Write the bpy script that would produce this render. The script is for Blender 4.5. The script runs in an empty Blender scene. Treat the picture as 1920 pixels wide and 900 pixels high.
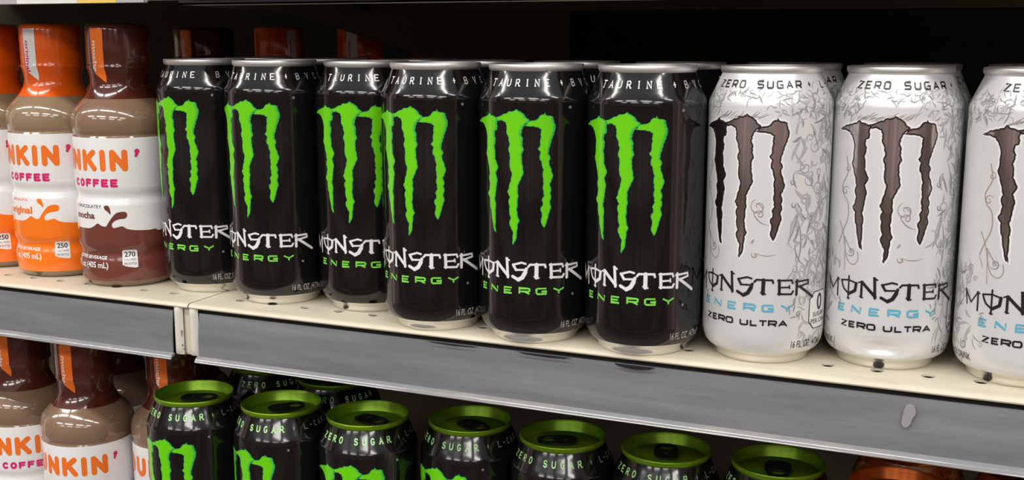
import bpy, bmesh, math, random
from mathutils import Vector, Matrix
from mathutils.geometry import tessellate_polygon
C = bpy.context.scene.collection
SC = bpy.context.scene
# ---------------------------------------------------------------- camera
CAM = (0.2481259, -0.6553941, 0.1732038)
YAW, PITCH, ROLL, FPX = 0.4098901, 0.1756742, -0.0006396, 2152.488
def camera():
    cy, sy, cp, sp = math.cos(YAW), math.sin(YAW), math.cos(PITCH), math.sin(PITCH)
    f = Vector((-sy*cp, cy*cp, -sp)); r = Vector((cy, sy, 0)); d = f.cross(r)
    cr, sr = math.cos(ROLL), math.sin(ROLL)
    r2 = cr*r + sr*d; u2 = -(-sr*r + cr*d)
    M = Matrix((r2, u2, -f)).transposed().to_4x4(); M.translation = Vector(CAM)
    cd = bpy.data.cameras.new('camera'); cd.sensor_width = 36; cd.lens = FPX/1920*36; cd.clip_start = .02
    o = bpy.data.objects.new('camera', cd); C.objects.link(o); o.matrix_world = M; SC.camera = o
camera()
# ---------------------------------------------------------------- world: the dim store around the aisle
def world():
    w = bpy.data.worlds.new('store'); SC.world = w; w.use_nodes = True
    nt = w.node_tree; N = nt.nodes; L = nt.links; N.clear()
    out = N.new('ShaderNodeOutputWorld'); bg = N.new('ShaderNodeBackground')
    tc = N.new('ShaderNodeTexCoord'); sx = N.new('ShaderNodeSeparateXYZ'); L.new(tc.outputs['Generated'], sx.inputs[0])
    mr = N.new('ShaderNodeMapRange'); mr.inputs[1].default_value = -1; mr.inputs[2].default_value = 1; L.new(sx.outputs[2], mr.inputs[0])
    rp = N.new('ShaderNodeValToRGB'); L.new(mr.outputs[0], rp.inputs[0]); e = rp.color_ramp.elements
    e[0].position = 0; e[0].color = (.16,.145,.125,1); e[1].position = 1; e[1].color = (.75,.75,.76,1)
    for p, c in ((.36,(.12,.105,.09,1)),(.5,(.10,.09,.088,1)),(.62,(.11,.105,.105,1)),(.74,(.42,.42,.425,1))):
        q = e.new(p); q.color = c
    # goods and gaps along the far side of the aisle: stripes by compass direction
    at2 = N.new('ShaderNodeMath'); at2.operation = 'ARCTAN2'; L.new(sx.outputs[0], at2.inputs[0]); L.new(sx.outputs[1], at2.inputs[1])
    nz = N.new('ShaderNodeTexNoise'); nz.noise_dimensions = '1D'; nz.inputs['Scale'].default_value = 5.5; nz.inputs['Detail'].default_value = 2.5
    L.new(at2.outputs[0], nz.inputs['W'])
    r2 = N.new('ShaderNodeValToRGB'); L.new(nz.outputs['Fac'], r2.inputs[0]); e = r2.color_ramp.elements
    r2.color_ramp.interpolation = 'EASE'
    e[0].position = .30; e[0].color = (.25,.25,.27,1); e[1].position = .72; e[1].color = (2.6,2.5,2.2,1)
    for p, c in ((.42,(.45,.42,.42,1)),(.48,(1.3,.62,.55,1)),(.53,(.5,.48,.5,1)),(.6,(1.9,1.6,1.2,1))):
        q = e.new(p); q.color = c
    ab = N.new('ShaderNodeMath'); ab.operation = 'ABSOLUTE'; L.new(sx.outputs[2], ab.inputs[0])
    m2 = N.new('ShaderNodeMapRange'); m2.inputs[1].default_value = .15; m2.inputs[2].default_value = .4; m2.inputs[3].default_value = 1; m2.inputs[4].default_value = 0; L.new(ab.outputs[0], m2.inputs[0])
    mx = N.new('ShaderNodeMix'); mx.data_type = 'RGBA'; mx.blend_type = 'MULTIPLY'
    L.new(m2.outputs[0], mx.inputs[0]); L.new(rp.outputs[0], mx.inputs[6]); L.new(r2.outputs[0], mx.inputs[7])
    # the open ends of the aisle are brighter
    ax = N.new('ShaderNodeMath'); ax.operation = 'ABSOLUTE'; L.new(sx.outputs[0], ax.inputs[0])
    m3 = N.new('ShaderNodeMapRange'); m3.inputs[1].default_value = .86; m3.inputs[2].default_value = .93; m3.inputs[3].default_value = 0; m3.inputs[4].default_value = ENDS; L.new(ax.outputs[0], m3.inputs[0])
    ad = N.new('ShaderNodeMix'); ad.data_type = 'RGBA'; ad.blend_type = 'ADD'; ad.inputs[0].default_value = 1
    mm = N.new('ShaderNodeMix'); mm.data_type = 'RGBA'; mm.blend_type = 'MULTIPLY'; mm.inputs[0].default_value = 1
    L.new(m3.outputs[0], mm.inputs[6]); L.new(r2.outputs[0], mm.inputs[7])
    L.new(mx.outputs[2], ad.inputs[6]); L.new(mm.outputs[2], ad.inputs[7])
    L.new(ad.outputs[2], bg.inputs[0]); bg.inputs[1].default_value = WORLD
    L.new(bg.outputs[0], out.inputs[0])
WORLD, ENDS = 1.0, .45
world()
# ---------------------------------------------------------------- ceiling lamps of the aisle
def lamp(name, loc, sx, sy, power, col=(1,.97,.93), rot=(0,0,0)):
    l = bpy.data.lights.new(name, 'AREA'); l.shape = 'RECTANGLE'; l.size = sx; l.size_y = sy; l.energy = power; l.color = col
    o = bpy.data.objects.new(name, l); C.objects.link(o); o.location = loc; o.rotation_euler = rot
NEAR, MID, FAR = 14.5, 17.5, 12.5
for x in (-3.1, -1.75, -.4, .95, 2.3):
    lamp('ceiling_strip_light', (x, -1.15, 1.75), 1.15, .16, NEAR)
for x in (-2.5, -.8, .9, 2.6):
    lamp('ceiling_strip_light', (x, -3.0, 1.7), 1.2, .3, MID, rot=(.6, 0, 0))
for x in (-2.6, -.6, 1.4, 3.4):
    lamp('ceiling_strip_light', (x, -5.0, 1.8), 1.2, .4, FAR, rot=(.9, 0, 0))
vs = SC.view_settings; vs.view_transform = 'Standard'; vs.look = 'None'; vs.exposure = 0.0; vs.gamma = 1; vs.use_curve_mapping = False
# ---------------------------------------------------------------- helpers
def tag(o, label=None, cat=None, group=None, kind=None):
    for k, v in (('label',label),('category',cat),('group',group),('kind',kind)):
        if v: o[k] = v
    return o
def mat(name, col, rough=.4, metal=0, coat=0, spec=.5, noise=None, bump=None):
    m = bpy.data.materials.new(name); m.use_nodes = True; nt = m.node_tree; b = nt.nodes['Principled BSDF']
    b.inputs['Base Color'].default_value = (*col,1); b.inputs['Roughness'].default_value = rough; b.inputs['Metallic'].default_value = metal
    b.inputs['Coat Weight'].default_value = coat; b.inputs['Coat Roughness'].default_value = .05; b.inputs['Specular IOR Level'].default_value = spec
    tc = nt.nodes.new('ShaderNodeTexCoord')
    if noise:   # (colour2, scale xyz, low, high)
        c2, s, lo, hi = noise
        mp = nt.nodes.new('ShaderNodeMapping'); mp.inputs['Scale'].default_value = s; nt.links.new(tc.outputs['Object'], mp.inputs[0])
        n = nt.nodes.new('ShaderNodeTexNoise'); n.inputs['Scale'].default_value = 1; n.inputs['Detail'].default_value = 6; n.inputs['Roughness'].default_value = .65
        nt.links.new(mp.outputs[0], n.inputs['Vector'])
        r = nt.nodes.new('ShaderNodeValToRGB'); r.color_ramp.elements[0].position = lo; r.color_ramp.elements[1].position = hi
        r.color_ramp.elements[0].color = (*col,1); r.color_ramp.elements[1].color = (*c2,1)
        nt.links.new(n.outputs['Fac'], r.inputs[0]); nt.links.new(r.outputs[0], b.inputs['Base Color'])
    if bump:
        s, st, d = bump
        mp = nt.nodes.new('ShaderNodeMapping'); mp.inputs['Scale'].default_value = s; nt.links.new(tc.outputs['Object'], mp.inputs[0])
        n = nt.nodes.new('ShaderNodeTexNoise'); n.inputs['Scale'].default_value = 1; n.inputs['Detail'].default_value = 3; nt.links.new(mp.outputs[0], n.inputs['Vector'])
        bp = nt.nodes.new('ShaderNodeBump'); bp.inputs['Strength'].default_value = st; bp.inputs['Distance'].default_value = d
        nt.links.new(n.outputs['Fac'], bp.inputs['Height']); nt.links.new(bp.outputs[0], b.inputs['Normal'])
    return m
M = {}
M['paint'] = mat('cream_paint', (.66,.60,.47), .42, noise=((.50,.42,.30), (14,30,30), .52, .80))
M['paint_white'] = mat('white_paint', (.66,.63,.55), .45, noise=((.42,.33,.22), (60,60,40), .62, .72))
M['dark'] = mat('gap_black', (.008,.006,.006), .5)  # black colour stands in for the shaded gap under the shelf nose
M['strip'] = mat('grey_plastic', (.155,.156,.174), .38, noise=((.25,.25,.262), (5,30,60), .42, .75), bump=((6,6,120), .06, .001))
M['strip_lip'] = mat('clear_plastic_lip', (.24,.24,.25), .15, noise=((.36,.34,.30), (25,80,80), .5, .75), coat=.8)
M['scuff'] = mat('pale_scuff', (.30,.29,.31), .5)
M['rust'] = mat('rust', (.16,.09,.04), .7)
M['back'] = mat('pegboard', (.028,.026,.012), .7, spec=.2)
M['shade_paint'] = mat('cream_paint_in_shade', (.10,.085,.055), .6, spec=.2)  # cream paint with its shade put into the colour, for underside and bracket
M['hole'] = mat('hole', (.004,.004,.004), .8)
M['tag_white'] = mat('white_paper', (.75,.74,.72), .5)
M['tag_yellow'] = mat('yellow_paper', (.80,.55,.12), .5)
M['tag_grey'] = mat('grey_paper', (.42,.40,.40), .5)
M['floor'] = mat('vinyl_tile', (.22,.20,.18), .3)
M['unseen_goods'] = mat('reflected_goods', (.05,.05,.055), .6)  # stripes of the unseen shelf run, coloured for the reflections
def unseen_goods_material():
    nt = M['unseen_goods'].node_tree; b = nt.nodes['Principled BSDF']
    tc = nt.nodes.new('ShaderNodeTexCoord'); sp = nt.nodes.new('ShaderNodeSeparateXYZ'); nt.links.new(tc.outputs['Object'], sp.inputs[0])
    n = nt.nodes.new('ShaderNodeTexNoise'); n.noise_dimensions = '1D'; n.inputs['Scale'].default_value = 2.6; n.inputs['Detail'].default_value = 3; nt.links.new(sp.outputs[0], n.inputs['W'])
    r = nt.nodes.new('ShaderNodeValToRGB'); e = r.color_ramp.elements; r.color_ramp.interpolation = 'CONSTANT'
    e[0].position = 0; e[0].color = (.26,.26,.27,1); e[1].position = .64; e[1].color = (.88,.82,.66,1)
    for p, c in ((.36,(.62,.36,.33,1)),(.46,(.36,.35,.35,1)),(.54,(.75,.52,.46,1)),(.59,(.22,.22,.23,1))):
        q = e.new(p); q.color = c
    nt.links.new(n.outputs['Fac'], r.inputs[0]); nt.links.new(r.outputs[0], b.inputs['Base Color'])
unseen_goods_material()
M['black'] = mat('black_can', (.0055,.005,.005), .13, coat=.3, spec=.5)
M['alu'] = mat('aluminium', (.84,.83,.80), .24, metal=.95)
M['rimalu'] = mat('rim_aluminium', (.80,.79,.77), .42, metal=.85)
M['green'] = mat('green_ink', (.14,.60,.004), .22, coat=.2)
M['teal'] = mat('teal_ink', (.025,.36,.10), .25, coat=.2)
M['mid_green'] = mat('mid_green_ink', (.08,.53,.035), .22, coat=.2)
M['pale_green'] = mat('pale_green_ink', (.42,.80,.30), .25)
M['lime'] = mat('lime_ink', (.20,.66,.08), .25)
M['ink_white'] = mat('white_ink', (.80,.79,.79), .3)
M['ink_silver'] = mat('silver_ink', (.42,.42,.42), .3)
M['ink_grey'] = mat('grey_ink', (.23,.23,.23), .35)
M['dim_green'] = mat('dark_green_ink', (.06,.16,.05), .3)
M['white'] = mat('white_can', (.715,.72,.72), .30, metal=.20, bump=((90,90,90), .05, .0006))
M['ink_black'] = mat('black_ink', (.018,.013,.013), .3)
M['mirror'] = mat('claw_foil', (.74,.69,.69), .12, metal=1)
M['filigree'] = mat('filigree_ink', (.26,.265,.265), .4)
M['filigree_pale'] = mat('pale_filigree_ink', (.40,.405,.405), .4)
M['filigree_brown'] = mat('brown_filigree_ink', (.36,.28,.26), .4)
M['blue'] = mat('blue_ink', (.12,.40,.56), .3)
M['lid_green'] = mat('green_lid', (.165,.31,.01), .33, metal=.6)
M['lid_orange'] = mat('orange_lid', (.50,.10,.008), .3, metal=.6)
M['tab_black'] = mat('black_tab', (.012,.012,.012), .3, metal=.3)
M['orange_can'] = mat('orange_can', (.30,.05,.01), .25, noise=((.55,.30,.12), (60,60,90), .48, .62))
M['coffee'] = mat('milk_coffee_bottle', (.29,.20,.12), .12, coat=.6)
M['mocha_coffee'] = mat('mocha_coffee_bottle', (.235,.145,.092), .12, coat=.6)
M['label_white'] = mat('white_label', (.78,.77,.77), .22, coat=.3, bump=((25,25,60), .05, .001))
M['orange'] = mat('orange_sleeve', (.84,.115,.006), .16, coat=.5, bump=((60,60,25), .12, .0012))
M['orange_print'] = mat('orange_print', (.90,.19,.012), .2, coat=.4)
M['orange_text'] = mat('orange_lettering', (.84,.17,.02), .25)
M['mocha'] = mat('mocha_sleeve', (.085,.018,.011), .14, coat=.5, bump=((60,60,25), .15, .0012))
M['mocha_print'] = mat('mocha_print', (.16,.045,.032), .2, coat=.4)
M['pink'] = mat('pink_lettering', (.62,.02,.15), .25)
M['base_clear'] = mat('bottle_foot', (.22,.17,.13), .15, coat=.5)
M['clear_shoulder'] = mat('grey_clear_plastic', (.16,.14,.12), .1, coat=.8)

def obj(name, verts, faces, mats, fm=None, parent=None, smooth=True):
    me = bpy.data.meshes.new(name); me.from_pydata(verts, [], faces)
    for m in mats: me.materials.append(M[m] if isinstance(m, str) else m)
    if fm: me.polygons.foreach_set('material_index', fm)
    if smooth: me.polygons.foreach_set('use_smooth', [True]*len(me.polygons))
    me.update()
    o = bpy.data.objects.new(name, me); C.objects.link(o)
    if parent: o.parent = parent
    return o
def empty(name, loc=(0,0,0), rz=0):
    o = bpy.data.objects.new(name, None); C.objects.link(o); o.location = loc; o.rotation_euler = (0,0,rz); o.empty_display_size = .02
    return o
class MB:
    def __init__(s): s.v = []; s.f = []; s.m = []
    def add(s, v, f, mi=0):
        n = len(s.v); s.v += v; s.f += [tuple(i+n for i in q) for q in f]; s.m += [mi]*len(f)
    def box(s, x0, x1, y0, y1, z0, z1, mi=0):
        v = [(x,y,z) for z in (z0,z1) for y in (y0,y1) for x in (x0,x1)]
        s.add(v, [(0,2,3,1),(4,5,7,6),(0,1,5,4),(2,6,7,3),(0,4,6,2),(1,3,7,5)], mi)
    def lathe(s, prof, seg=96, mi=0):   # prof: (r,z[,mi]) bottom to top
        n = len(s.v)
        for p in prof:
            for k in range(seg):
                a = 2*math.pi*k/seg; s.v.append((p[0]*math.sin(a), -p[0]*math.cos(a), p[1]))
        for i in range(len(prof)-1):
            m = prof[i][2] if len(prof[i]) > 2 else mi
            for k in range(seg):
                k2 = (k+1)%seg
                s.f.append((n+i*seg+k, n+i*seg+k2, n+(i+1)*seg+k2, n+(i+1)*seg+k)); s.m.append(m)
        return s
    def extrude_x(s, prof, x0, x1, mi=0, close=True):   # prof (y,z) polygon
        n = len(prof)
        v = [(x0,y,z) for y,z in prof] + [(x1,y,z) for y,z in prof]
        f = [(i,(i+1)%n,(i+1)%n+n,i+n) for i in range(n if close else n-1)]
        s.add(v, f, mi)
        if close:
            for t in tessellate_polygon([[Vector((y,z,0)) for y,z in prof]]):
                s.add([(x0,*prof[i]) for i in t], [(0,1,2)], mi); s.add([(x1,*prof[i]) for i in t], [(0,1,2)], mi)
    def obj(s, name, mats, parent=None, smooth=True):
        o = obj(name, s.v, s.f, mats, s.m, parent, smooth)
        bm = bmesh.new(); bm.from_mesh(o.data); bmesh.ops.remove_doubles(bm, verts=bm.verts, dist=1e-6); bmesh.ops.recalc_face_normals(bm, faces=bm.faces); bm.to_mesh(o.data); bm.free()
        if smooth:
            o.data.set_sharp_from_angle(angle=math.radians(38))
        return o
def copy_tree(o, parent=None):
    c = o.copy(); C.objects.link(c)
    if parent: c.parent = parent
    for ch in o.children: copy_tree(ch, c)
    return c

# ---------------------------------------------------------------- printed artwork, laid out flat in mm (u along the girth, z up) and wrapped round the can
class Art:
    def __init__(s, R, prof):           # prof: (r,z) in m, R reference radius in mm
        s.R = R; s.prof = prof; s.layers = {}
    def tri(s, pts, mi, layer=0, idn=None):   # every piece lies a hair above the one printed before it
        L = s.layers.setdefault((mi,layer), []); L.append((pts, len(L) if idn is None else idn))
    def poly(s, pts, mi, layer=0, holes=()):
        loops = [[Vector((p[0],p[1],0)) for p in q] for q in (pts, *holes)]
        flat = [p for q in loops for p in q]
        n = len(s.layers.get((mi,layer), ()))
        for t in tessellate_polygon(loops): s.tri([(flat[i].x, flat[i].y) for i in t], mi, layer, n)
    def stroke(s, pts, w, mi, layer=0, rnd=False, taper=None):
        n = len(pts)
        if rnd and taper is None and n > 2:
            for i in range(n-1): s.stroke([pts[i], pts[i+1]], w, mi, layer)
            for p in (pts if rnd == 'all' else (pts[0], pts[-1])):
                s.tri([(p[0]+w/2*math.cos(k*math.pi/6), p[1]+w/2*math.sin(k*math.pi/6)) for k in range(12)], mi, layer)
            return
        ws = [w]*n if taper is None else [w*taper(i/(n-1)) for i in range(n)]
        nr = []
        for i in range(n):
            a = pts[max(i-1,0)]; b = pts[min(i+1,n-1)]
            dx, dy = b[0]-a[0], b[1]-a[1]; l = math.hypot(dx,dy) or 1
            k = 1
            if 0 < i < n-1:
                d1 = (pts[i][0]-a[0], pts[i][1]-a[1]); l1 = math.hypot(*d1) or 1
                c = (d1[0]*dx+d1[1]*dy)/(l1*l); k = 1/max(c, .55)
            nr.append((-dy/l*k, dx/l*k))
        for i in range(n-1):
            (x0,y0),(x1,y1) = pts[i],pts[i+1]; a, b = ws[i]/2, ws[i+1]/2
            s.tri([(x0+nr[i][0]*a,y0+nr[i][1]*a),(x0-nr[i][0]*a,y0-nr[i][1]*a),(x1-nr[i+1][0]*b,y1-nr[i+1][1]*b),(x1+nr[i+1][0]*b,y1+nr[i+1][1]*b)], mi, layer)
        if rnd:
            for p in (pts if rnd == 'all' else (pts[0], pts[-1])):
                s.tri([(p[0]+w/2*math.cos(k*math.pi/6), p[1]+w/2*math.sin(k*math.pi/6)) for k in range(12)], mi, layer)
    def disc(s, x, y, r, mi, layer=0, ry=None):
        s.tri([(x+r*math.cos(k*math.pi/8), y+(ry or r)*math.sin(k*math.pi/8)) for k in range(16)], mi, layer)
    def radius(s, z):
        P = s.prof
        for a, b in zip(P, P[1:]):
            if a[1] <= z <= b[1] and b[1] > a[1]: return a[0]+(b[0]-a[0])*(z-a[1])/(b[1]-a[1])
        return P[-1][0] if z > P[-1][1] else P[0][0]
    def into(s, mb, step=2.0):
        zs = [p[1]*1000 for p in s.prof]
        for (mi, layer), polys in sorted(s.layers.items(), key=lambda q: q[0][1]):
            bm = bmesh.new()
            for q, idn in polys:
                vs_ = [bm.verts.new((x,y,(idn%110)*4e-4)) for x,y in q]
                try: bm.faces.new(vs_)
                except ValueError: pass
            xs = [v.co.x for v in bm.verts]; ys = [v.co.y for v in bm.verts]
            k = math.floor(min(xs)/step)
            while k*step < max(xs):
                g = [f for f in bm.faces if min(v.co.x for v in f.verts) < k*step-1e-4 and max(v.co.x for v in f.verts) > k*step+1e-4]
                if g:
                    ge = set(e for f in g for e in f.edges); gv = set(v for f in g for v in f.verts)
                    bmesh.ops.bisect_plane(bm, geom=list(gv)+list(ge)+g, dist=1e-5, plane_co=(k*step,0,0), plane_no=(1,0,0))
                k += 1
            for z in zs:
                g = [f for f in bm.faces if min(v.co.y for v in f.verts) < z-1e-4 and max(v.co.y for v in f.verts) > z+1e-4]
                if g:
                    ge = set(e for f in g for e in f.edges); gv = set(v for f in g for v in f.verts)
                    bmesh.ops.bisect_plane(bm, geom=list(gv)+list(ge)+g, dist=1e-5, plane_co=(0,z,0), plane_no=(0,1,0))
            eps = .00007+.00006*layer
            bm.verts.index_update(); vv = []
            for v in bm.verts:
                a = v.co.x/s.R; r = s.radius(v.co.y/1000)+eps+v.co.z/1000
                vv.append((r*math.sin(a), -r*math.cos(a), v.co.y/1000))
            bm.normal_update()
            ff = [tuple(v.index for v in (f.verts if f.normal.z > 0 else reversed(f.verts))) for f in bm.faces]
            bm.free(); mb.add(vv, ff, mi)
def arc(cx, cy, rx, ry, a0, a1, n=12):
    return [(cx+rx*math.cos(math.radians(a0+(a1-a0)*i/n)), cy+ry*math.sin(math.radians(a0+(a1-a0)*i/n))) for i in range(n+1)]
def glyphs(square):
    g = {}
    if square:
        o = [(.12,0),(.88,0),(1,.15),(1,.85),(.88,1),(.12,1),(0,.85),(0,.15),(.12,0)]
        g['O'] = [o]; g['G'] = [[(1,1),(.12,1),(0,.85),(0,.15),(.12,0),(1,0),(1,.45),(.5,.45)]]
        g['C'] = [[(1,1),(.12,1),(0,.85),(0,.15),(.12,0),(1,0)]]
        g['S'] = [[(1,.9),(.95,1),(.1,1),(0,.9),(0,.6),(.1,.5),(.9,.5),(1,.4),(1,.1),(.9,0),(.05,0),(0,.1)]]
        g['U'] = [[(0,1),(0,.15),(.12,0),(.88,0),(1,.15),(1,1)]]
        g['D'] = [[(0,0),(0,1),(.85,1),(1,.85),(1,.15),(.85,0),(0,0)]]
        g['R'] = [[(0,0),(0,1),(.9,1),(1,.9),(1,.5),(.9,.42),(0,.42)],[(.5,.42),(1,0)]]
        g['B'] = [[(0,0),(0,1),(.9,1),(.95,.75),(.9,.52),(0,.52)],[(.9,.52),(1,.27),(.95,0),(0,0)]]
    else:
        g['O'] = [arc(.5,.5,.5,.5,0,360,20)]; g['G'] = [arc(.5,.5,.5,.5,45,330,16)+[(.98,.42)],[(1,.42),(.62,.42)]]
        g['C'] = [arc(.5,.5,.5,.5,45,315,16)]
        g['S'] = [arc(.5,.745,.45,.255,25,270,10)+arc(.5,.25,.47,.25,90,-160,10)]
        g['U'] = [[(0,1)]+arc(.5,.38,.5,.38,180,360,10)+[(1,1)]]
        g['D'] = [[(0,0),(0,1),(.4,1)]+arc(.4,.5,.6,.5,90,-90,12)+[(0,0)]]
        g['R'] = [[(0,0),(0,1),(.55,1)]+arc(.55,.74,.35,.26,90,-90,8)+[(0,.48)],[(.45,.48),(1,0)]]
        g['B'] = [[(0,0),(0,1),(.55,1)]+arc(.55,.76,.32,.24,90,-90,8)+[(0,.52)],[(.5,.52)]+arc(.55,.26,.4,.26,90,-90,8)+[(0,0)]]
    g['A'] = [[(0,0),(.5,1),(1,0)],[(.2,.33),(.8,.33)]]
    g['E'] = [[(1,1),(0,1),(0,0),(1,0)],[(0,.5),(.85,.5)]]; g['F'] = [[(1,1),(0,1),(0,0)],[(0,.5),(.85,.5)]]
    g['I'] = [[(.5,0),(.5,1)]]; g['K'] = [[(0,0),(0,1)],[(.95,1),(.1,.45)],[(.35,.62),(1,0)]]; g['L'] = [[(0,1),(0,0),(1,0)]]
    g['M'] = [[(0,0),(0,1),(.5,.2),(1,1),(1,0)]]; g['N'] = [[(0,0),(0,1),(1,0),(1,1)]]
    g['T'] = [[(0,1),(1,1)],[(.5,1),(.5,0)]]; g['V'] = [[(0,1),(.5,0),(1,1)]]
    g['Y'] = [[(0,1),(.5,.5),(1,1)],[(.5,.5),(.5,0)]]; g['Z'] = [[(0,1),(1,1),(0,0),(1,0)]]
    g['+'] = [[(.1,.5),(.9,.5)],[(.5,.15),(.5,.85)]]; g['-'] = [[(.1,.5),(.9,.5)]]
    return g
SQ, RD = glyphs(True), glyphs(False)
def letter(art, ch, u0, u1, z0, z1, w, mi, layer=0, square=False, serif=0, rnd=False, slant=0):
    """one capital in the box u0..u1, z0..z1 (outer edges), stroke width w"""
    h = w/2
    def P(p): y = z0+h+(z1-z0-w)*p[1]; return (u0+h+(u1-u0-w)*p[0]+slant*(y-(z0+z1)/2), y)
    for pl in (SQ if square else RD).get(ch, []):
        art.stroke([P(p) for p in pl], w, mi, layer, rnd=rnd)
        if serif:
            for p in (pl[0], pl[-1]):
                if p[1] in (0,1) and len(pl) < 9 :
                    q = P(p); art.stroke([(q[0]-serif, q[1]), (q[0]+serif, q[1])], w*.7, mi, layer)
                elif len(pl) >= 9 or p[1] not in (0,1):
                    q = P(p); art.stroke([(q[0], q[1]-serif*.6), (q[0], q[1]+serif*.6)], w*.6, mi, layer)
def text_line(art, s, u0, pitch, gw, z0, z1, w, mi, layer=0, **k):
    u = u0
    for ch in s:
        if ch != ' ':
            n = gw*(.45 if ch == 'I' else 1)
            letter(art, ch, u+(gw-n)/2, u+(gw+n)/2, z0, z1, w, mi, layer, **k)
        u += pitch
_font = {}
def font_tris(s, bold=0):
    key = (s, bold)
    if key not in _font:
        cu = bpy.data.curves.new('lettering', 'FONT'); cu.body = s; cu.offset = bold; cu.resolution_u = 3
        o = bpy.data.objects.new('lettering', cu); C.objects.link(o)
        dg = bpy.context.evaluated_depsgraph_get(); me = o.evaluated_get(dg).to_mesh()
        me.calc_loop_triangles()
        T = [[(me.vertices[i].co.x, me.vertices[i].co.y) for i in t.vertices] for t in me.loop_triangles]
        o.evaluated_get(dg).to_mesh_clear(); C.objects.unlink(o); bpy.data.objects.remove(o); bpy.data.curves.remove(cu)
        _font[key] = T
    return _font[key]
def typed(art, s, u0, u1, z0, z1, mi, layer=0, bold=0.0):
    """small print in the built-in face, squeezed into u0..u1 with cap height z0..z1"""
    T = font_tris(s, bold); xs = [p[0] for t in T for p in t]; a, b = min(xs), max(xs); H = .73
    for t in T: art.tri([(u0+(p[0]-a)/(b-a)*(u1-u0), z0+p[1]/H*(z1-z0)) for p in t], mi, layer)
def typed_up(art, s, u0, u1, z0, z1, mi, layer=0, bold=0.0):
    """small print reading downwards, from z1 to z0, letters' feet at u0"""
    T = font_tris(s, bold); xs = [p[0] for t in T for p in t]; a, b = min(xs), max(xs); H = .73
    for t in T: art.tri([(u0+p[1]/H*(u1-u0), z1-(p[0]-a)/(b-a)*(z1-z0)) for p in t], mi, layer)
def smooth(P, closed=False, n=4):
    out = []; m = len(P)
    for i in range(m if closed else m-1):
        p0, p1, p2, p3 = (P[(i+k)%m] if closed else P[min(max(i+k,0),m-1)] for k in (-1,0,1,2))
        for j in range(n):
            t = j/n
            out.append(tuple(.5*(2*p1[c]+(p2[c]-p0[c])*t+(2*p0[c]-5*p1[c]+4*p2[c]-p3[c])*t*t+(3*p1[c]-p0[c]-3*p2[c]+p3[c])*t**3) for c in (0,1)))
    if not closed: out.append(P[-1])
    return out
def inset(pts, d):
    n = len(pts); A = sum(pts[i][0]*pts[(i+1)%n][1]-pts[(i+1)%n][0]*pts[i][1] for i in range(n))
    sg = -1 if A > 0 else 1; out = []
    for i in range(n):
        a, b = pts[i-1], pts[(i+1)%n]; dx, dy = b[0]-a[0], b[1]-a[1]; l = math.hypot(dx,dy) or 1
        out.append((pts[i][0]+sg*dy/l*d, pts[i][1]-sg*dx/l*d))
    return out
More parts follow.
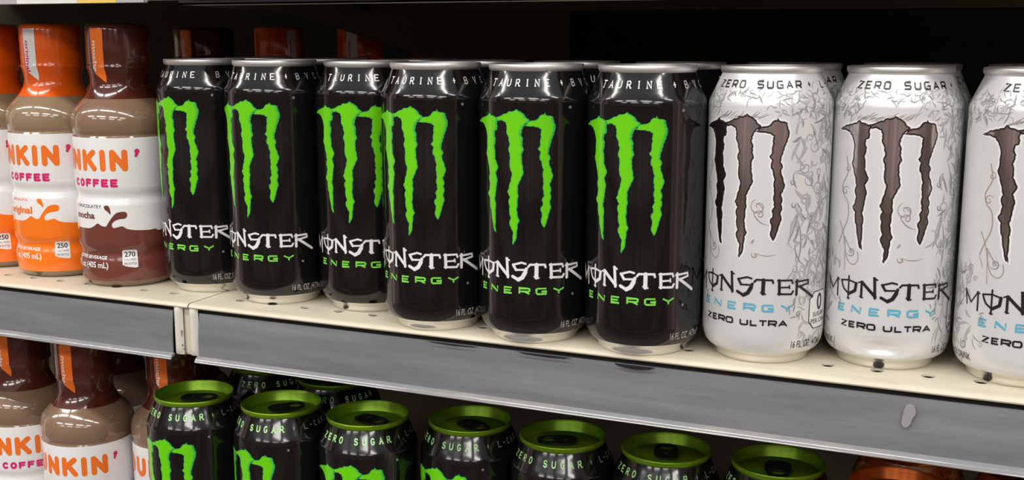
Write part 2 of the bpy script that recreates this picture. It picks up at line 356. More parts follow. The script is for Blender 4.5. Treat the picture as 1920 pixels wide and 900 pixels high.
# outlines of the printed artwork, in mm
CLAW = [[(-30.6, 125.7), (-25.7, 128.2), (-21.4, 128.9), (-18.6, 129.7), (-17.0, 131.2), (-15.4, 130.0), (-12.1, 129.3), (-10.3, 128.8), (-10.0, 127.3), (-10.7, 125.8), (-10.2, 124.2), (-10.5, 122.4), (-12.3, 121.6), (-12.6, 119.7), (-11.6, 117.3), (-12.1, 114.6), (-12.8, 112.9), (-12.1, 109.5), (-12.2, 106.1), (-10.7, 103.3), (-9.9, 101.7), (-11.0, 99.1), (-11.7, 98.0), (-11.0, 95.9), (-10.4, 93.5), (-11.3, 90.0), (-11.8, 86.5), (-12.3, 83.0), (-11.5, 80.6), (-12.0, 77.1), (-11.8, 72.1), (-12.1, 67.6), (-11.4, 64.0), (-13.0, 65.0), (-14.0, 68.9), (-15.3, 74.7), (-16.6, 80.5), (-16.6, 83.7), (-18.4, 85.8), (-17.1, 88.2), (-16.4, 91.5), (-17.5, 94.8), (-16.6, 97.4), (-17.5, 101.2), (-19.0, 106.0), (-20.3, 108.8), (-19.4, 112.8), (-19.2, 117.3), (-20.5, 121.6), (-22.5, 124.6), (-25.9, 125.6)], [(-11.5, 129.1), (-7.3, 130.4), (-4.7, 131.4), (-2.2, 132.7), (0.1, 132.9), (1.6, 134.0), (3.2, 132.9), (5.1, 132.0), (6.8, 130.5), (7.8, 129.0), (9.3, 127.9), (8.1, 126.6), (6.8, 125.8), (5.7, 124.3), (4.9, 122.4), (4.7, 119.5), (5.6, 117.2), (5.2, 114.3), (6.1, 111.4), (5.1, 109.5), (4.9, 106.6), (5.3, 103.7), (6.1, 99.4), (4.8, 96.5), (3.5, 93.5), (2.7, 91.0), (2.7, 88.1), (3.0, 85.2), (2.6, 82.3), (2.1, 78.3), (2.6, 75.4), (3.8, 72.3), (2.6, 70.0), (2.4, 66.5), (2.1, 63.6), (1.3, 60.5), (0.1, 58.3), (-0.8, 59.2), (-0.5, 62.4), (-0.1, 64.9), (-1.6, 68.2), (-2.5, 70.6), (-1.5, 73.2), (-2.4, 76.5), (-2.3, 80.0), (-3.0, 82.9), (-2.2, 85.4), (-3.7, 87.7), (-2.7, 90.7), (-1.5, 94.2), (-0.9, 97.7), (-2.1, 101.5), (-2.2, 106.3), (-2.2, 109.2), (-3.1, 111.6), (-2.3, 115.0), (-3.5, 119.3), (-4.4, 121.6), (-4.1, 124.5), (-4.8, 126.4), (-7.1, 127.4), (-10.0, 127.1)], [(6.4, 125.0), (9.0, 127.5), (11.7, 127.9), (14.0, 129.2), (15.4, 130.9), (17.0, 131.1), (17.4, 132.3), (18.1, 131.0), (20.4, 130.5), (22.4, 129.6), (22.8, 127.6), (23.6, 125.5), (23.4, 122.4), (22.8, 120.0), (21.4, 117.2), (20.8, 113.9), (19.9, 111.5), (19.6, 109.6), (20.8, 107.6), (20.2, 104.7), (20.9, 102.3), (22.4, 97.9), (21.5, 95.0), (20.6, 92.2), (21.4, 90.2), (20.8, 87.8), (21.4, 84.8), (20.7, 82.4), (21.4, 80.0), (20.6, 77.1), (19.2, 72.7), (17.5, 68.3), (16.1, 70.3), (15.6, 72.8), (16.1, 76.7), (15.3, 79.1), (16.6, 81.6), (16.0, 84.0), (17.3, 86.4), (16.6, 89.8), (17.0, 93.2), (16.4, 97.1), (16.9, 100.5), (15.9, 104.3), (14.7, 107.2), (15.3, 110.6), (13.8, 112.5), (15.1, 114.6), (15.2, 118.2), (15.4, 121.1), (15.7, 123.0), (13.9, 124.1), (10.1, 124.5)]]
WORDMARK = [([(-34.5, 47.4), (-33.2, 39.9)], 0.7), ([(-34.5, 46.9), (-30.3, 41.2)], 0.8), ([(-30.3, 41.2), (-25.9, 47.2)], 0.65), ([(-25.9, 47.2), (-25.8, 37.8)], 0.85), ([(-26.5, 47.2), (-24.8, 46.7)], 0.6), ([(-23.0, 46.6), (-22.1, 44.1), (-21.0, 42.2), (-18.1, 40.3)], 0.9), ([(-23.0, 46.7), (-18.0, 47.4), (-13.2, 46.3)], 0.75), ([(-13.6, 46.3), (-14.1, 42.4), (-17.8, 40.1)], 1.39), ([(-18.1, 49.6), (-18.1, 37.4)], 0.8), ([(-18.8, 37.8), (-17.3, 37.6)], 0.55), ([(-12.2, 47.0), (-10.0, 47.8)], 0.7), ([(-10.5, 47.0), (-10.5, 39.4)], 1.09), ([(-10.4, 47.5), (-3.2, 40.5)], 1.39), ([(-3.9, 50.2), (-3.3, 39.7)], 1.24), ([(-4.4, 50.3), (-2.5, 49.4)], 0.75), ([(-11.3, 39.7), (-9.6, 39.3)], 0.55), ([(7.2, 47.9), (4.9, 48.5), (-0.0, 47.0)], 0.85), ([(-0.0, 47.0), (1.7, 44.2)], 1.14), ([(1.5, 44.2), (7.9, 44.5)], 0.8), ([(7.7, 45.1), (7.1, 43.1)], 1.29), ([(7.1, 43.1), (5.4, 40.0)], 1.79), ([(5.4, 40.0), (3.0, 38.6)], 1.69), ([(3.0, 38.6), (-0.3, 40.3)], 1.34), ([(8.7, 46.2), (9.8, 47.5), (18.0, 47.5), (18.4, 46.0)], 0.9), ([(13.4, 47.5), (13.3, 40.2)], 1.69), ([(12.2, 40.7), (14.6, 39.9)], 0.7), ([(21.5, 47.5), (21.8, 40.0)], 1.29), ([(20.8, 47.4), (28.3, 47.4), (28.8, 45.8)], 0.85), ([(22.1, 43.6), (27.1, 43.7)], 0.7), ([(27.0, 44.6), (27.2, 43.0)], 0.65), ([(21.1, 40.2), (28.3, 39.9), (29.3, 41.5)], 0.9), ([(31.4, 47.1), (31.3, 39.5)], 1.29), ([(30.5, 46.4), (38.6, 46.9), (38.9, 45.0)], 0.85), ([(38.9, 45.1), (31.9, 43.7)], 0.85), ([(33.0, 43.9), (42.5, 37.3)], 1.24)]
WAVE = [(-18.8, 41.7), (-10.0, 41.6), (-3.3, 42.0), (0.7, 43.7), (3.6, 45.6), (6.8, 44.0), (9.9, 43.8), (11.8, 46.6), (16.1, 52.0), (19.5, 53.7), (23.4, 53.7), (24.6, 51.4), (23.1, 49.1), (19.3, 48.7), (15.8, 47.3), (14.0, 45.0), (15.0, 42.7), (18.4, 43.3), (21.2, 43.7), (24.3, 41.7), (30.9, 40.5), (39.0, 40.0)]
DROP = [(9.3, 57.9), (11.9, 58.2), (13.2, 56.2), (13.6, 52.0), (11.7, 53.9), (9.6, 55.6)]
# ---------------------------------------------------------------- the setting
def structures():
    m = MB(); m.add([(-2.6,.66,-1.2),(1.8,.66,-1.2),(1.8,.66,.9),(-2.6,.66,.9)], [(0,1,2,3)], 0)
    for i in range(90):
        for z in (.1665, .0649, -.0367, -.1383):
            x = -1.2+.0254*i; m.add([(x+.0032*math.cos(k*math.pi/6), .6594, z+.0032*math.sin(k*math.pi/6)) for k in range(12)], [tuple(range(12))], 1)
    w = obj('wall_back', m.v, m.f, ['back','hole'], m.m, smooth=False); tag(w, 'dark perforated back panel of the shelving', 'wall', kind='structure')
    f = MB(); f.add([(-4,-4.5,-1.2),(3.5,-4.5,-1.2),(3.5,.7,-1.2),(-4,.7,-1.2)], [(0,1,2,3)])
    tag(f.obj('floor', ['floor'], smooth=False), 'pale shop floor in front of the shelves', 'floor', kind='structure')
    p = MB(); p.box(-.262,-.206,.630,.6585,-1.2,.9)
    tag(p.obj('trim_1', ['back'], smooth=False), 'dark upright post between the shelf sections', 'post', kind='structure')
    o = MB(); o.box(-6.5,5.0,-2.6,-2.1,-1.2,.40,0)  # unseen shelf run across the aisle, added to shape the can reflections
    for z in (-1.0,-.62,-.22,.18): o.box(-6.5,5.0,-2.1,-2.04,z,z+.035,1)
    tag(o.obj('unseen_shelf_run', ['unseen_goods','shade_paint'], smooth=False), 'unseen shelf run across the aisle, added for the reflections', 'wall', kind='structure')
structures()

HOLES_R = [.1667+.0254*k for k in range(-15, 12)]
HOLES_L = [-.2692-.0254*k for k in range(0, 16)]
def shelf(name, x0, x1, z, label, holes=(), seam=None, strip=(None,None), bottom=-.0385, rib=False, lip=None):
    """metal shelf: deck with rolled nose and hanging front lip, price channel clipped to the lip"""
    t = empty(name, (0,0,z)); tag(t, label, 'shelf', 'shelves of the rack')
    d = MB()
    yb, yf = .655, -.0635
    loops = [[Vector((x0,yf,0)),Vector((x1,yf,0)),Vector((x1,yb,0)),Vector((x0,yb,0))]]
    for hx in holes:
        loops.append([Vector((hx+.0036*math.cos(-k*math.pi/7), -.0435+.0036*math.sin(-k*math.pi/7), 0)) for k in range(14)])
    flat = [p for q in loops for p in q]
    d.add([tuple(p) for p in flat], [tuple(q) for q in tessellate_polygon(loops)], 0)
    for lp in loops[1:]:
        n = len(lp); d.add([(p.x,p.y,0) for p in lp]+[(p.x,p.y,-.0012) for p in lp], [(i,(i+1)%n,(i+1)%n+n,i+n) for i in range(n)], 0)
    d.extrude_x([(yf,0),(-.0650,-.0004),(-.0661,-.0012),(-.0665,-.0022),(-.0661,-.0030),(-.0650,-.0034),(-.0615,-.0034)], x0, x1, 0, close=False)
    d.obj('deck', ['paint'], t)
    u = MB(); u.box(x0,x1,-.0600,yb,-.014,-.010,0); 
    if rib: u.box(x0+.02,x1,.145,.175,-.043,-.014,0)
    u.obj('underside', ['shade_paint'], t, smooth=False)
    lb = bottom if lip is None else lip
    l = MB(); l.box(x0,x1,-.0612,-.0596,lb+.002,-.0034,0); l.box(x0,x1,-.0612,-.045,lb+.002,lb+.0032,1)
    l.obj('front_lip', ['dark','paint'], t, smooth=False)['label'] = 'shelf front lip, blackened for the shaded gap under the nose'
    a, b = strip
    if a is not None:
        c = MB(); zt, zb = -.0062, bottom+.0030
        n = 8
        prof = [(-.0640-.0022*i/n-.0006*math.sin(math.pi*i/n), zt+(zb-zt)*i/n) for i in range(n+1)]
        c.extrude_x(prof+[(y+.0010,zz) for y,zz in reversed(prof)], a, b)
        ch = c.obj('price_channel', ['strip'], t); ch['label'] = 'grey plastic price channel'
        q = MB(); q.extrude_x([(-.0658,zb+.0008),(-.0676,zb+.0002),(-.0692,zb-.0012),(-.0698,zb-.0026),(-.0692,zb-.0032),(-.0680,zb-.0020),(-.0650,zb-.0006)], a-.001, b+.001)
        q.obj('channel_lip', ['strip_lip'], ch)['label'] = 'clear plastic lower lip'
        return t, ch
    return t, None
def flange(name, t, x0, x1, z0, z1, mats, r):
    """rounded vertical end strip at a shelf's front corner, with scratches and rust"""
    m = MB(); n = 10
    prof = []
    for i in range(n+1):
        a = math.pi*i/n; prof.append((x0+(x1-x0)*(i/n), -.0640-r*math.sin(a)))
    v = []; rows = 12
    for j in range(rows+1):
        z = z0+(z1-z0)*j/rows; s = 1-.55*max(0,(abs(2*j/rows-1)-.8)/.2)**2
        v += [(x, -.0640+(y+.0640)*s, z) for x,y in prof]
    k = n+1
    m.add(v, [(j*k+i,j*k+i+1,(j+1)*k+i+1,(j+1)*k+i) for j in range(rows) for i in range(n)], 0)
    return m.obj(name, mats, t)
sl, chl = shelf('metal_shelf', -1.15, -.2403, 0, 'cream metal shelf on the left carrying the coffee bottles and the first black can', HOLES_L, strip=(-1.15,-.2545))
sr, chr_ = shelf('metal_shelf', -.2395, .95, 0, 'cream metal shelf carrying the row of black and white cans', HOLES_R, strip=(-.2330,.95))
e = flange('end_flange', sl, -.2535, -.2462, -.0355, -.0018, ['paint_white'], .0028); e['label'] = 'chipped cream end strip'
g = MB(); g.extrude_x([(-.0625,-.002),(-.0625,-.0355),(-.0615,-.0355),(-.0615,-.002)], -.2470, -.2405)
g.obj('end_channel', ['paint'], sl)['label'] = 'cream hollow between the shelf ends'
e = flange('end_flange', sr, -.2412, -.2338, -.0352, -.0020, ['paint_white'], .0026); e['label'] = 'chipped cream end strip'
# rust spots and nicks on the end strips
r = MB(); rr = random.Random(4)
for (x,z,w,h) in ((-.2468,-.0195,.0012,.0009),(-.2473,-.0215,.0007,.002),(-.2455,-.0315,.0012,.0007),(-.2440,-.0338,.0016,.0012),(-.2466,-.0290,.0008,.0009)):
    r.add([(x+w*math.cos(k*math.pi/5)*rr.uniform(.6,1), -.0640-.0014, z+h*math.sin(k*math.pi/5)*rr.uniform(.6,1)) for k in range(10)], [tuple(range(10))])
r2 = r.obj('rust_spot', ['rust'], sl, smooth=False)
# tape scrap on the right price channel
s_ = MB(); q = smooth([(.2090,-.0098),(.2128,-.0094),(.2140,-.0135),(.2124,-.0165),(.2118,-.0192),(.2098,-.0215),(.2080,-.0208),(.2074,-.0185)], True, 3); s_.add([(x,-.0672,z) for x,z in q], [tuple(range(len(q)))])
s_.obj('glue_mark', ['scuff'], chr_, smooth=False)['label'] = 'pale glue mark on the channel'
for pts in ([(.0540,.0560,.0600,.0680,.0745,.0780),(-.0060,-.0072,-.0080,-.0083,-.0076,-.0060)], [(-.0050,.0,.0150,.0240,.0290),(-.0060,-.0070,-.0074,-.0070,-.0060)], [(-.0640,-.0600,-.0460,-.0330,-.0290),(-.0060,-.0066,-.0071,-.0066,-.0060)]):
    q = list(zip(*pts)); s_ = MB(); s_.add([(x,-.0662,z) for x,z in q], [tuple(range(len(q)))])  # dark patch laid over the channel where its top edge dips
    s_.obj('dark_dip', ['dark'], chr_, smooth=False)['label'] = 'dark patch where the channel top dips'
lsl, _ = shelf('metal_shelf', -1.15, -.2403, -.2296, 'lower cream shelf on the left, under the second row of coffee bottles', strip=(-1.15,-.2545))
lsr, _ = shelf('metal_shelf', -.2395, .95, -.2296, 'lower cream shelf under the cans with green lids', strip=(-.2330,.95))
usl, uch = shelf('metal_shelf', -1.15, -.2425, .235, 'upper shelf on the left, overhead, holding paper price tags', strip=(-1.15,-.2586), bottom=-.0410)
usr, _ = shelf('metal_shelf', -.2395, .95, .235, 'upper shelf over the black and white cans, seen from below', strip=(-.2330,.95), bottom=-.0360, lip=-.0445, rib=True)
# bracket plate that carries the upper right shelf
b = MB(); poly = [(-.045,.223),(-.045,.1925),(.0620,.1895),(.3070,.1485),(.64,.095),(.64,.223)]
b.extrude_x(poly, -.2385, -.2360); b.obj('bracket', ['shade_paint'], usr, smooth=False).location = (0,0,-.235)
def price_tag(x0, x1, m, label):
    t = MB(); z0, z1 = .1942, .228; t.box(x0, x1, -.0706, -.0702, z0, z1)
    tag(t.obj('price_tag', [m], smooth=False), label, 'price tag', 'paper tags along the upper shelf')
price_tag(-.3880,-.3665,'tag_grey','grey price tag at the far left of the upper shelf edge')
price_tag(-.3662,-.3137,'tag_white','long white price tag on the upper shelf edge above the orange bottle')
price_tag(-.3134,-.2815,'tag_yellow','yellow price tag on the upper shelf edge')
price_tag(-.2812,-.2592,'tag_grey','pale grey price tag right of the yellow one')

# ---------------------------------------------------------------- cans
R0 = 32.8
BODY = [(.0297,.0068),(.0311,.0086),(.0320,.0108),(.0326,.0138),(.0328,.0170),(.0328,.1372),(.03265,.1392),(.0320,.1410),(.0307,.1438),(.0291,.1474),(.0276,.1508),(.0265,.1532),(.0260,.1546)]
FOOT = [(.0,.0060),(.0150,.0055),(.0215,.0020),(.0232,.0002),(.0240,0),(.0248,.0005),(.0254,.0018),(.0256,.0032),(.0266,.0043),(.0283,.0057),(.0297,.0068)]
LID = [(.0258,.1538),(.0265,.1545),(.0270,.1553),(.02715,.1560),(.02715,.1574),(.0270,.1578),(.0267,.1580),(.0264,.1579),(.0261,.1573),(.0256,.1560),(.0243,.1508),(.0239,.1500),(.0232,.1500),(.0228,.1507),(.0225,.1516),(.0220,.1519),(.0,.1519)]
def deg(a): return math.radians(a)*R0
def spiky(q):
    r = random.Random(len(q)); out = []
    for i, p in enumerate(q):
        n = q[(i+1)%len(q)]; l = math.hypot(n[0]-p[0], n[1]-p[1]); out.append(p)
        if l > 1.6:
            k = 2 if l > 2.6 else 1
            for j in range(1, k+1):
                t = (j+r.uniform(-.2,.2))/(k+1); o = r.choice((-.22,.22,.12)); out.append((p[0]+(n[0]-p[0])*t-(n[1]-p[1])/l*o, p[1]+(n[1]-p[1])*t+(n[0]-p[0])/l*o))
    return out
def claw(art, outline, fill, edge=None, inn=.7, shift=0):
    for q in CLAW:
        q = spiky(q)
        if edge is not None: art.poly(inset(q, -1.0), edge, 0)
        art.poly(q, outline, 1)
        s = inset(q, inn)
        if shift:   # the shaded rim lies along the right side, widest near the top
            g = []
            for (x0,y0), (x1,y1) in zip(q, s):
                rgt = max(0, min(1, (x0-x1)/inn)); g.append((x1-rgt*(.25+1.1*max(0,min(1,(y1-104)/18))), y1))
            s = g
            art.poly([((u0+u1)/2, (v0+v1)/2) for (u0,v0), (u1,v1) in zip(q, s)], 9, 2)
        art.poly(s, fill, 3 if shift else 2)
def wordmark(art, mi, fat, halo=None):
    for pts, w in WORDMARK:
        if halo is not None: art.stroke(pts, w*fat+.4, halo, 1, rnd='all')
        art.stroke(pts, w*fat, mi, 2, rnd='all')
ENERGY = [('E',-24.8,-19.7),('N',-15.9,-10.0),('E',-6.1,-.4),('R',3.2,9.9),('G',12.9,19.4),('Y',22.6,29.9)]
def ring_text(art, s, a0, a1, z0, z1, w, mi, gw, square, serif):
    n = len(s)-1
    for i, ch in enumerate(s):
        if ch == ' ': continue
        u = deg(a0+(a1-a0)*i/n); k = gw*(.42 if ch == 'I' else .7 if ch == '+' else 1)
        if square: u += 0
        letter(art, ch, u-k/2, u+k/2, z0, z1, w, mi, 1, square=square, serif=serif)
def can_base(root, tabs, lidmat, tabmat, footmat='alu', tab_a=0, foot=None):
    f = MB(); f.lathe(foot or FOOT); f.obj('can_base', [footmat], root)
    l = MB(); l.lathe(LID, 80)
    lo = l.obj('lid', [lidmat], root)
    t = MB(); outer = []; n = 28
    for i in range(n):
        a = 2*math.pi*i/n; c, s = math.cos(a), math.sin(a)
        x = .0125*math.copysign(abs(c)**.75, c); y = (.0076-.0008*c)*math.copysign(abs(s)**.75, s)
        outer.append((x+.0035, y))
    hole = [(.0092+.0042*math.copysign(abs(math.cos(a))**.8, math.cos(a)), .0044*math.sin(a)) for a in [-2*math.pi*i/14 for i in range(14)]]
    riv = [(-.0012+.0022*math.cos(a), .0030*math.sin(a)) for a in [-2*math.pi*i/12 for i in range(12)]]
    loops = [[Vector((x,y,0)) for x,y in q] for q in (outer,hole,riv)]
    flat = [p for q in loops for p in q]; tr = [tuple(q) for q in tessellate_polygon(loops)]
    for z in (.1532,.1543): t.add([(p.x,p.y,z) for p in flat], tr)
    k = 0
    for q in loops:
        m = len(q); t.add([(p.x,p.y,.1532) for p in q]+[(p.x,p.y,.1543) for p in q], [(i,(i+1)%m,(i+1)%m+m,i+m) for i in range(m)])
    t.lathe([(.0012,.1519),(.0012,.1536),(.0009,.1540),(0,.1541)], 16)
    tb = t.obj('pull_tab', [tabmat], lo, smooth=False); tb.rotation_euler = (0,0,tab_a)
    return lo
def art_black(low):
    a = Art(R0, BODY)
    # 0 black 1 green 2 teal 3 white 4 lime 5 silver 6 grey 7 pale green 8 dim
    claw(a, 2, 1, inn=.45, shift=1)
    wordmark(a, 3, 1.22, halo=6)
    for ch, u0, u1 in ENERGY: letter(a, ch, u0, u1, 30.2, 34.3, .95, 4, 1, square=True)
    typed(a, '16 FL. OZ. (473mL)', deg(49), deg(90), 10.3, 14.4, 5, 1, .008)
    for u, z in ((deg(62), 29.5), (deg(57), 138.0-3.2)):
        a.disc(u, z, .75, 5, 1); a.disc(u, z, .5, 0, 2); a.disc(u, z, .22, 5, 3)
    if low:
        ring_text(a, 'ZERO SUGAR', -45, 50.5, 146.0, 150.2, .75, 7, 3.1, False, .65)
        ring_text(a, '+ L-CARNITINE', 66, 166, 146.2, 150.0, .6, 6, 2.8, False, .5)  # shade on the turned-away side is put into this grey lettering
    else:
        ring_text(a, 'TAURINE', -30, 34, 146.0, 150.2, .62, 3, 3.0, False, .55)
        for ch, an in (('+',51),('B',66.5),('V',81),('C',96),('A',109)): letter(a, ch, deg(an)-1.5*(.7 if ch == '+' else 1), deg(an)+1.5*(.7 if ch == '+' else 1), 146.0, 150.2, .62, 3 if ch == '+' else 5, 1, serif=.5)  # letters after the plus greyed: shade of the turned-away side in their colour
    return a
def make_black(low=False):
    root = empty('drink_can')
    m = MB(); m.lathe(BODY, 128); art_black(low).into(m)
    m.obj('can_body', ['black','green','teal','ink_white','lime','ink_silver','ink_grey','pale_green','dim_green','mid_green'], root)
    if low: can_base(root, 0, 'lid_green', 'tab_black')
    else: can_base(root, 0, 'rimalu', 'rimalu')
    return root
def curl(a, u, z, s, rot, mi, w=.45, turns=1.6, hand=1, layer=0):
    pts = []
    n = 26
    for i in range(n+1):
        t = i/n; r = s*(1-t)**.8*.55+.06*s; an = rot+hand*turns*2*math.pi*t
        pts.append((u+r*math.cos(an)+ (1-t)*s*.2*math.cos(rot), z+r*math.sin(an)))
    a.stroke(pts, w, mi, layer, taper=lambda t: .35+.9*math.sin(math.pi*min(1,t*1.1))**.7)
def leaf(a, u, z, l, rot, mi, bend=.5, w=1.1, layer=0):
    pts = []
    an = rot; x, y = u, z
    for i in range(9):
        pts.append((x,y)); x += l/8*math.cos(an); y += l/8*math.sin(an); an += bend/8
    a.stroke(pts, w, mi, layer, taper=lambda t: .12+math.sin(math.pi*t)**.8*(1-.4*t))
def filigree(a, seed):
    r = random.Random(seed)
    G, P, B = 5, 6, 7
    # dense foliage bands on both flanks
    for side in (-1, 1):
        for k in range(300):
            u = side*r.triangular(21, 62, 46)
            z = r.uniform(14, 136)
            if side < 0 and 26 < z < 50 and u > -33: continue
            if side > 0 and 12 < z < 48 and u < 33: continue
            if side > 0 and 17 < z < 42 and 38 < u < 61: continue
            if -31 < u < -8 and 60 < z < 131: continue
            if u < 26 and 60 < z < 133: continue
            mi = r.choice((G,P,P,P,P))
            q = r.random()
            if q < .22: curl(a, u, z, r.uniform(2.2,6.5), r.uniform(0,6.28), mi, r.uniform(.35,.8), r.uniform(.9,1.7), r.choice((-1,1)))
            else: leaf(a, u, z, r.uniform(4,12), r.uniform(.6,2.5)+(math.pi if r.random()<.5 else 0), mi, r.uniform(-1.6,1.6), r.uniform(.6,1.9))
    # shoulder and neck
    for k in range(420):
        u = r.uniform(-72, 72); z = r.uniform(133.5, 146.0)
        if abs(u) < 14 and z < 141: continue
        leaf(a, u, z, r.uniform(2.5,6), r.uniform(0,6.28), r.choice((G,P,P)), r.uniform(-2.2,2.2), r.uniform(.35,.9))
    # brown engraved strokes above the claws
    for k in range(26):
        u = -19+ k*1.05+r.uniform(-.5,.5); leaf(a, u, 130.5+.18*(k%9)+r.uniform(-.6,.6), r.uniform(4,8), .55+r.uniform(-.25,.25), r.choice((B,G,B)), r.uniform(-.3,.3), r.uniform(.3,.6))
    # single scrolls on the open white front
    curl(a, 9.5, 86, 6.8, 1.9, B, .5, 1.4, 1); curl(a, 10.5, 82, 4.0, 3.4, G, .4, 1.3, -1); leaf(a, 6.6, 84, 12, -1.3, G, 1.3, .6); leaf(a, 7.6, 88, 7, -.2, B, -1.5, .5)
    curl(a, 8.5, 60.5, 2.6, 2.6, B, .6, 1.1, 1); leaf(a, 9, 61.5, 11, -.4, G, .9, .5); leaf(a, 6, 66.5, 3, .8, B, .4, 1.1)
    leaf(a, 24.5, 66, 22, 1.1, G, .5, .9); leaf(a, 27, 62, 20, .9, P, -.6, .9); leaf(a, 29, 96, 9, 2.3, G, -1.2, 1.0); leaf(a, 26, 70, 14, 1.5, P, -.5, 1.2); leaf(a, 31, 56, 24, 1.3, G, .7, 1.0)
    curl(a, 27, 99, 2.5, 2.2, G, .6, 1.0, 1); curl(a, 28, 87, 2.5, 2.0, G, .6, 1.0, 1)
    curl(a, -17.5, 62.5, 4.2, 3.6, G, .5, 1.3, 1)
    a.stroke(smooth([(-24,112),(-22.5,104),(-26,97),(-25,92),(-21.5,88),(-21,80),(-24,73),(-27,66)]), .55, B, 0)
    a.stroke(smooth([(-27,78),(-24,72),(-22,64),(-20,58),(-16,56),(-13.5,59),(-14,63)]), .5, B, 0)
    a.stroke([(-23,70),(-20,66),(-17,62)], .5, G, 0); a.stroke([(-22.2,70),(-22.0,60),(-21.5,52)], .4, B, 0)
    curl(a, -22.5, 106, 3.6, 2.0, B, .4, 1.2, -1); curl(a, -24, 94, 4.2, .5, B, .4, 1.2, 1)
    # scrolls across the first and last letters of the second line
    for k in range(7): leaf(a, 27+r.uniform(-1,4), 27+k*1.5, r.uniform(3,6), r.uniform(.2,1.6), G, r.uniform(-1.5,1.5), .6, 2)
    for k in range(4): leaf(a, -24.5+r.uniform(-1,2), 31+k*1.6, r.uniform(2,4), r.uniform(.2,1.6), G, r.uniform(-1.5,1.5), .5, 2)
def art_white(seed):
    a = Art(R0, BODY)
    # 0 white 1 black 2 foil 3 blue 4 plain white 5 filigree 6 pale 7 brown
    filigree(a, seed)
    claw(a, 1, 2, edge=4, inn=.8)
    wordmark(a, 1, 1.15)
    for ch, u0, u1 in ENERGY: letter(a, ch, u0, u1, 30.1, 34.4, 1.02, 3, 1, square=True)
    for ch, u0, u1 in (('Z',-22,-17.9),('E',-16.9,-12.9),('R',-12.2,-7.3),('O',-6.9,-2.2),('U',1.5,6.2),('L',7.1,11.2),('T',11.6,16.2),('R',16.5,21.2),('A',21.8,27.0)):
        letter(a, ch, u0, u1, 22.3, 25.9, .88, 1, 1, square=True)
    typed(a, '16 FL. OZ. (473mL)', deg(52), deg(95), 10.3, 14.4, 1, 1, .004)
    typed(a, 'ENERGY DRINK', deg(-92), deg(-50), 10.8, 14.6, 1, 1, 0)
    # badge: nought sugar per can
    def rrect(x0,x1,z0,z1,k): return [(x0+k,z0),(x1-k,z0),(x1,z0+k),(x1,z1-k),(x1-k,z1),(x0+k,z1),(x0,z1-k),(x0,z0+k)]
    a.poly(rrect(40.3,58.8,19.4,39.9,4.0), 1, 1); a.poly(rrect(40.8,58.3,19.9,39.4,3.8), 4, 2)
    a.stroke([(49.5+1.9*math.cos(t*math.pi/10), 33.8+3.9*math.sin(t*math.pi/10)) for t in range(21)], 1.5, 1, 3)
    typed(a, 'SUGAR', 43.5, 55.5, 26.0, 28.6, 1, 3, .01); typed(a, 'PER CAN', 42.0, 57.0, 22.3, 24.9, 1, 3, .01)
    s = 'ZERO SUGAR'
    ring_text(a, s, -36.5, 52, 146.8, 151.0, .82, 1, 4.0, True, 0)
    ring_text(a, '+ L-CARNITINE', 65, 190, 147.0, 151.0, .6, 1, 3.6, True, 0)
    return a
WB = ['white','ink_black','mirror','blue','ink_white','filigree','filigree_pale','filigree_brown']
def make_white(seed=3, dent=False):
    root = empty('drink_can')
    m = MB(); m.lathe([(.0297,.0068),(.0305,.0077),(.0311,.0086),(.0316,.0097),(.0320,.0108),(.0324,.0123),(.0326,.0138),(.03275,.0154)]+[(.0328,.0170+.0015*i) for i in range(0,14)]+BODY[5:] if dent else BODY, 128); art_white(seed).into(m)
    if dent: m.v = [dented(v) for v in m.v]
    m.obj('can_body', WB, root)
    can_base(root, 0, 'rimalu', 'rimalu')
    return root
def dented(v):
    x, y, z = v; a = math.atan2(x, -y); r = math.hypot(x, y)
    g = math.exp(-((a-.03)/.40)**2*1.2)*math.exp(-((z-.0130)/.0042)**2)*.0034*max(0,min(1,(z-.0068)/.0035))
    g2 = math.exp(-((a-.03)/.30)**2)*math.exp(-((z-.0215)/.0025)**2)*.0004
    return (x*(r-g-g2)/r, y*(r-g-g2)/r, z) if r > .01 else v
def place(root, x, y, z, rot, label, group, cat='can'):
    root.location = (x, y, z); root.rotation_euler = (0,0,math.radians(rot)); tag(root, label, cat, group); return root

BLACK_LABELS = [
 (-.2610,-.0112,-12,'black can with green claw marks, leftmost, touching the brown coffee bottle at the shelf seam'),
 (-.1963,-.0218,-2.5,'black can second from the left, standing just right of the shelf seam'),
 (-.1303,-.0160,8,'black can third from the left, set back behind its neighbours and turned right'),
 (-.0688,-.0402,-2.5,'black can fourth from the left, standing in front of the set-back third can'),
 (-.0030,-.0428,0,'black can fifth from the left, second before the white cans'),
 (.0629,-.0424,-4.6,'black can standing directly beside the white cans, last of the black front row')]
proto = make_black()
for i, (x, y, rz, lb) in enumerate(BLACK_LABELS):
    place(proto if i == 0 else copy_tree(proto), x, y, 0, rz, lb, 'black cans in the front row')
BACK = [(-.2620,.0565,15,'black can in the second row, hidden behind the leftmost black can'),
 (-.1960,.0465,-30,'black can in the second row behind the can right of the seam'),
 (-.1305,.0550,40,'black can in the second row behind the set-back third can'),
 (-.0690,.0270,-60,'black can in the second row behind the fourth front can'),
 (-.0030,.0245,48,'black can in the second row, seen between the fifth and sixth front cans'),
 (.0632,.0250,100,'black can in the second row behind the sixth can, rim showing beside the white can')]
for x, y, rz, lb in BACK: place(copy_tree(proto), x, y, 0, rz, lb, 'black cans in the second row')
wp = make_white(3); place(wp, .1284,-.0306,0,-12.8,'white can next to the black cans, its zero-sugar badge facing front','white cans in the front row')
wd = make_white(8, True); place(wd, .1926,-.0158,0,0,'white can with a dented foot, middle of the three white cans','white cans in the front row')
